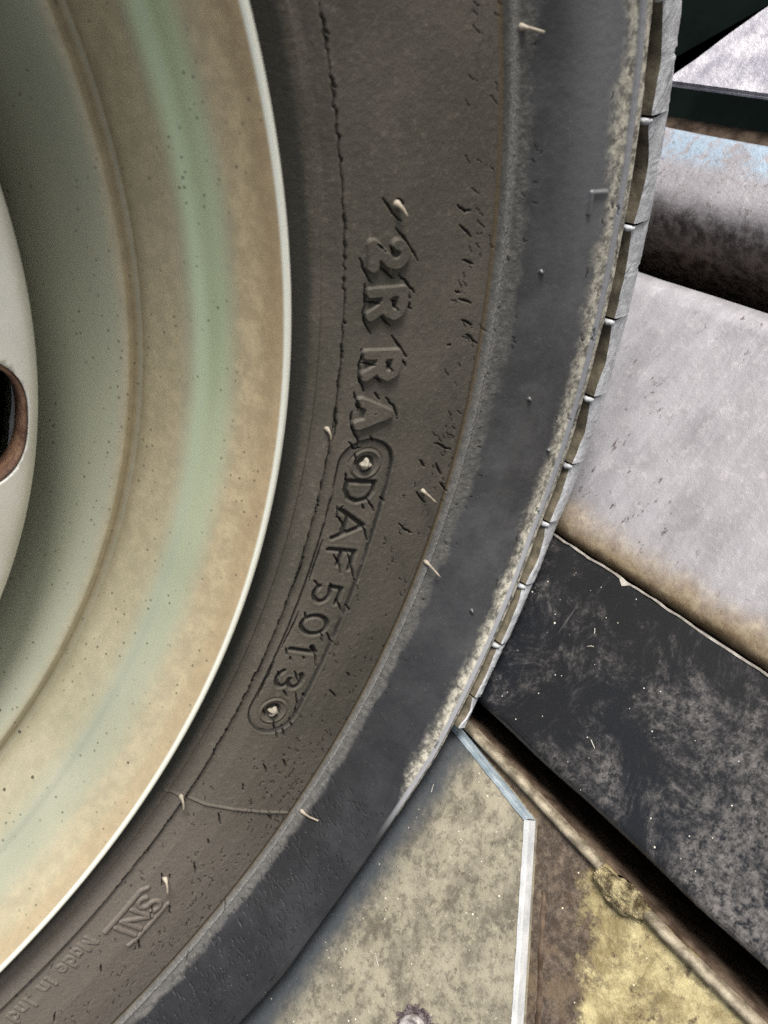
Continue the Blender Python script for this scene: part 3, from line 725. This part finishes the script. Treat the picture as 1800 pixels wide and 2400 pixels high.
# rest of the tyre: coarser turn, tread and far wall
def lathe(name, prof, ths, mat, parent, defo=True, smooth=True, close=False):
    P = np.array(prof); T = np.asarray(ths); R2, T2 = np.meshgrid(P[:, 0], T); Y2 = np.broadcast_to(P[:, 1], R2.shape)
    if defo: V = deform(R2, T2, Y2)
    else: V = np.stack([R2 * np.cos(T2), Y2, RL + R2 * np.sin(T2)], -1)
    n, k = R2.shape; idx = np.arange(n * k).reshape(n, k)
    if close: idx = np.vstack([idx, idx[:1]])
    Q = np.stack([idx[:-1, :-1], idx[1:, :-1], idx[1:, 1:], idx[:-1, 1:]], -1).reshape(-1, 4)
    return fast_mesh(name, V.reshape(-1, 3), Q, mat, parent, smooth, dict(rr=R2.ravel(), ang=np.degrees(T2).ravel(), cav=np.zeros(R2.size)))
front = [tuple(p) for p in PROF]
lathe('sidewall_rest', front, np.linspace(TH1, TH0 + 2 * PI, 500), M_RUB, tyre)
lathe('bead', [(.1830, .020), (.1870, .0165), (.1905, .0120), (.1950, .0075), (.19655, .0060)], np.linspace(TH0, TH1, 500), M_RUB, tyre)
body = [(.2776, .0)] + [(.2812, .0), (.2815, .006)] + [(.2820, .02), (.2820, .15), (.280, .165), (.272, .176), (.255, .178), (.235, .172), (.21, .166), (.195, .160), (.183, .15)]
lathe('tread_base', [(.2776, -.0110), (.2810, -.0095), (.2845, -.006), (.2850, .002)] + [(.2855, .02), (.2855, .15), (.282, .165), (.272, .176), (.255, .178), (.235, .172), (.21, .166), (.195, .160), (.183, .15)], np.linspace(-PI, PI, 900), M_RUB, tyre)

# tread blocks, each its own part --------------------------------------------------
notch_th = [rd(a) for a in (-43.14, -48.04, -52.91, -57.35, -61.53, -65.45, -69.59, -73.57, -77.2, -79.3)]
notch_th = [rd(-43.14) + rd(4.9) * k for k in range(3, 0, -1)] + notch_th
U_ = np.unique(np.concatenate([np.linspace(0, 1, 40), np.linspace(.40, .56, 22), np.linspace(0, .06, 6)]))
for k, (ta, tb) in enumerate(zip(notch_th, notch_th[1:])):
    rows = []; pu = .47 + random.uniform(-.04, .04)
    for u in U_:
        zig = .0017 * math.sin(PI * min(1, u * 1.02)) ** 1.5 * (.7 + .3 * math.cos(k * 2.3)) + .0003
        wv = .0006 * (vnoise(np.array([u * 7.]), np.array([k * 3.1]), 3)[0] - .5)
        ri = .2762 + zig + wv + .0012 * math.exp(-(u / .03) ** 2)
        v = (u - pu) / .07
        cut = .0022 * (sstep(-.15, 0, v) * (1 - sstep(0, 1.2, v))) + .00035 * (vnoise(np.array([u * 22.]), np.array([k * 5.]), 6)[0])
        tl = .0007 * u                                       # each block stands a touch prouder at its trailing end
        prof = [(ri - .0002, -.0100, 1), (ri + .0002, -.0126, 1), (ri + .0006, -.0137 - tl, 1), (ri + .0014, -.0139 - tl, 1), (.2812, -.0136 - tl * .7, .6), (.2838, -.0129 - tl * .4, 0), (.2860 - cut * .3, -.0119 + cut * .2, 0), (.2880 - cut * .8, -.0104 + cut * .5, 0),
                (.2893 - cut, -.0085 + cut * .8, 0), (.2899 - cut, -.006 + cut * .5, 0), (.2903 - cut * .8, -.002, 0), (.2905 - cut * .5, .004, 0), (.2905, .012, 0), (.2905, .0195, 0), (.2898, .0202, 0), (.2850, .0202, 0)]
        row = []
        for j, (r, y, g_) in enumerate(prof):
            th = ta + rd(.03) + (tb - ta - rd(.0)) * u - g_ * rd(.16) * (1 - sstep(0, .06, u))
            nz = (fbm(np.array([th * 420.]), np.array([j * 1.1 + k * 9.]), 5)[0] - .5) * .00045 if 3 < j < 14 else 0
            row.append((r + nz * .3, th, y + nz if j < 10 else y))
        rows.append(row)
    V = np.array(rows); Wd = deform(V[..., 0], V[..., 1], V[..., 2])
    n, kk = V.shape[:2]; idx = np.arange(n * kk).reshape(n, kk)
    Qb = np.stack([idx[:-1, :-1], idx[1:, :-1], idx[1:, 1:], idx[:-1, 1:]], -1).reshape(-1, 4).tolist()
    me = bpy.data.meshes.new('tread_block'); me.from_pydata(Wd.reshape(-1, 3).tolist(), [], Qb + [idx[0].tolist(), idx[-1][::-1].tolist()])
    me.polygons.foreach_set('use_smooth', [True] * (len(me.polygons) - 2) + [False, False]); me.materials.append(M_TRD)
    me.materials.append(M_GROOVE); me.polygons.foreach_set('material_index', [1 if (f % (kk - 1)) < 2 else 0 for f in range((n - 1) * (kk - 1))] + [1, 1])
    me.set_sharp_from_angle(angle=math.radians(38))
    link(bpy.data.objects.new('tread_block', me), tyre)
# inner tread ribs, plain ring bands behind the shoulder blocks
for y0 in (.025, .055, .085, .115, .14):
    lathe('tread_rib', [(.2850, y0), (.2903, y0 + .001), (.2909, y0 + .003), (.2909, y0 + .019), (.2903, y0 + .021), (.2850, y0 + .022)], np.linspace(-PI, PI, 400), M_TRD, tyre)

# spew whiskers
def tube(bm, pts, rads, n=10):
    rows = []
    for i, p in enumerate(pts):
        p = Vector(p); d = (Vector(pts[min(i + 1, len(pts) - 1)]) - Vector(pts[max(i - 1, 0)])).normalized()
        a = d.orthogonal().normalized(); b = d.cross(a)
        if rows:
            a = (pa - d * pa.dot(d)).normalized(); b = d.cross(a)
        pa = a
        rows.append([bm.verts.new(p + (a * math.cos(2 * PI * k / n) + b * math.sin(2 * PI * k / n)) * rads[i]) for k in range(n)])
    for i in range(len(rows) - 1):
        for k in range(n): bm.faces.new((rows[i][k], rows[i][(k + 1) % n], rows[i + 1][(k + 1) % n], rows[i + 1][k]))
    bm.faces.new(rows[0][::-1]); bm.faces.new(rows[-1])
def surf_pt(px, py):
    th, r = surf_hit(px, py); return Vector(deform(np.array(r), np.array(th), np.array(prof_y(r))).tolist())
for (bx, by, tx, ty_, wd) in ((1222, 63, 1277, 76, .00042), (930, 478, 955, 508, .00050), (766, 1005, 776, 1034, .00036), (990, 1150, 1024, 1180, .00038), (1000, 1318, 1032, 1353, .00036), (424, 1866, 431, 1903, .00038), (719, 1898, 746, 1924, .00036), (387, 2060, 393, 2096, .00042)):
    p = surf_pt(bx, by); 
    # the tip lies on the sight line of the tip, standing a little off the wall
    th, r = surf_hit(tx, ty_); q = surf_pt(tx, ty_) + Vector((0, -.0016, 0))
    d = Vector(ray(tx, ty_)); tpar = (q.y - CAM[1]) / d.y; q = Vector(CAM) + d * tpar
    bm = bmesh.new(); mid = p.lerp(q, .15) + Vector((0, -.0010, 0))
    P = [p + Vector((0, .0006, 0)), p + Vector((0, -.0002, 0)), p.lerp(mid, .8), mid.lerp(q, .3) + Vector((0, -.0002, 0)), mid.lerp(q, .7), q]
    tube(bm, P, [wd * 1.9, wd * 1.7, wd * 1.0, wd * .8, wd * .78, wd * .7])
    bm_obj('spew_whisker', bm, M_WHISK, tyre, True)
# tread-edge nubs beside each notch
for th in notch_th[:11]:
    bm = bmesh.new(); c_ = deform(np.array(.2766), np.array(th - rd(.25)), np.array(-.0130)); c2 = deform(np.array(.2776), np.array(th - rd(.20)), np.array(-.0144))
    tube(bm, [Vector(c_) + Vector((0, .001, 0)), Vector(c_), Vector(c_).lerp(Vector(c2), .5), Vector(c2)], [.0008, .0008, .0007, .0004])
    bm_obj('edge_nub', bm, M_TRD, tyre, True)
# bright worn studs in the serial panel
for th, r in studs:
    bm = bmesh.new(); bmesh.ops.create_icosphere(bm, subdivisions=4, radius=1)
    c0 = Vector(deform(np.array(r), np.array(th), np.array(prof_y(r))).tolist()); er = Vector((math.cos(th), 0, math.sin(th))); et = Vector((-math.sin(th), 0, math.cos(th)))
    for v in bm.verts:
        a = math.atan2(v.co.y, v.co.x); k = 1 + .22 * math.cos(4 * a + .5) + .15 * math.sin(3 * a + th * 9)
        v.co = c0 + er * v.co.x * .0015 * k + et * v.co.y * .0013 * k + Vector((0, .0008 - abs(v.co.z) * .0014 if v.co.z > 0 else .001, 0))
    bm_obj('worn_stud', bm, M_STUD, tyre, True)

# ---------------------------------------------------------------- the rim
def catmull(P, n=8):
    P = [np.array(p) for p in P]; P = [2 * P[0] - P[1]] + P + [2 * P[-1] - P[-2]]; out = []
    for i in range(1, len(P) - 2):
        for s in range(n):
            t = s / n; a, b, c, d = P[i - 1:i + 3]
            out.append(.5 * ((2 * b) + (c - a) * t + (2 * a - 5 * b + 4 * c - d) * t * t + (3 * b - a - 3 * c + d) * t ** 3))
    out.append(P[-2]); return out
rimp = catmull([(.1835, .030), (.1850, .020), (.1872, .010), (.1892, .004), (.1902, .0014), (.1900, .0000), (.1892, -.0007), (.1883, -.0004), (.1875, .0012), (.1858, .0062), (.1835, .0098), (.1812, .0142), (.1795, .0180), (.1775, .0200), (.1752, .0250), (.1730, .0300), (.1715, .0332), (.1712, .0343), (.1702, .0350), (.1690, .0350), (.1676, .0353), (.1650, .0385), (.1610, .0440), (.1560, .0500), (.1515, .0560), (.1495, .0640), (.1490, .085), (.1490, .13)], 6)
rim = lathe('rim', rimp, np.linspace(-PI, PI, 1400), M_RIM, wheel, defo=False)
# centre disc with vent holes
dpf = catmull([(.055, .012), (.075, .016), (.10, .025), (.125, .0300), (.138, .0312), (.1445, .0322), (.1472, .0340), (.1482, .0365), (.1482, .0395), (.1478, .043)], 5)
inner = [(r - .003 if i > len(dpf) * .6 else r, y + .0032) for i, (r, y) in enumerate(dpf)][::-1]
prof_c = list(map(tuple, dpf)) + inner
P = np.array(prof_c); n = 720; T = np.linspace(0, 2 * PI, n, endpoint=False)
V = np.stack([P[None, :, 0] * np.cos(T)[:, None], np.broadcast_to(P[:, 1], (n, len(P))), RL + P[None, :, 0] * np.sin(T)[:, None]], -1)
idx = np.arange(n * len(P)).reshape(n, len(P)); i2 = np.roll(idx, -1, 0); i3 = np.roll(idx, -1, 1); i4 = np.roll(i2, -1, 1)
disc = fast_mesh('centre_disc', V.reshape(-1, 3), np.stack([idx, i2, i4, i3], -1).reshape(-1, 4), M_DISC, None)
HC = (rd(-61.6), .1310, .0142, .0155)   # theta, r, half radial, half tangential
NH = 10
cb = bmesh.new()
def slot(bm, th, scale, y0, y1, caps=True, exx=0.0):
    er = Vector((math.cos(th), 0, math.sin(th))); et = Vector((-math.sin(th), 0, math.cos(th))); c0 = Vector((0, 0, RL)) + er * HC[1]
    rows = []
    for y in (y0, y1):
        row = []
        for k in range(48):
            a = 2 * PI * k / 48; ca, sa = math.cos(a), math.sin(a)
            x = math.copysign(abs(ca) ** .8, ca) * (HC[2] + exx); z = math.copysign(abs(sa) ** .8, sa) * (HC[3] + exx)
            row.append(bm.verts.new(c0 + er * x * scale + et * z * scale + Vector((0, y, 0))))
        rows.append(row)
    for k in range(48): bm.faces.new((rows[0][k], rows[0][(k + 1) % 48], rows[1][(k + 1) % 48], rows[1][k]))
    if caps: bm.faces.new(rows[0][::-1]); bm.faces.new(rows[1])
    return rows
for i in range(NH): slot(cb, HC[0] + 2 * PI * i / NH, 1.0, .01, .06)
cut = bm_obj('cut', cb, M_PRIMER)
md = disc.modifiers.new('b', 'BOOLEAN'); md.operation = 'DIFFERENCE'; md.object = cut; md.solver = 'EXACT'
dg = bpy.context.evaluated_depsgraph_get(); nm = bpy.data.meshes.new_from_object(disc.evaluated_get(dg))
disc.modifiers.clear(); disc.data = nm; nm.name = 'centre_disc'
if not nm.materials: nm.materials.append(M_DISC)
bpy.data.objects.remove(cut)
disc.parent = wheel
for i in range(NH):
    bm = bmesh.new(); th = HC[0] + 2 * PI * i / NH
    er = Vector((math.cos(th), 0, math.sin(th))); et = Vector((-math.sin(th), 0, math.cos(th))); c0 = Vector((0, 0, RL)) + er * HC[1]
    ring = []
    secs = [(.00, .0010), (-.0003, .0000), (-.0009, .0001), (-.0013, .0012), (-.0013, .0062), (.0000, .0062)]
    for k in range(64):
        a = 2 * PI * k / 64; ca, sa = math.cos(a), math.sin(a); row = []
        for off, dy in secs:
            x = math.copysign(abs(ca) ** .8, ca) * (HC[2] + off); z = math.copysign(abs(sa) ** .8, sa) * (HC[3] + off)
            r = math.hypot(HC[1] + x, z); y = np.interp(r, [p[0] for p in dpf][:40], [p[1] for p in dpf][:40])
            row.append(bm.verts.new(c0 + er * x + et * z + Vector((0, y + dy + .0004, 0))))
        ring.append(row)
    for k in range(64):
        for j in range(len(secs) - 1): bm.faces.new((ring[k][j], ring[(k + 1) % 64][j], ring[(k + 1) % 64][j + 1], ring[k][j + 1]))
    o = bm_obj('vent_hole_lining', bm, M_PRIMER, disc, True)
# brake drum behind, blackened and widened to give the vent holes their shade
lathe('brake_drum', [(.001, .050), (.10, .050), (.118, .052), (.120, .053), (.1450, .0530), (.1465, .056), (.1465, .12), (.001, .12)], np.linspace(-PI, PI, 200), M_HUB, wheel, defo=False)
lathe('hub_cap', [(.0005, -.004), (.012, -.004), (.028, .000), (.034, .008), (.036, .014), (.06, .014)], np.linspace(-PI, PI, 120), M_DISC, wheel, defo=False)
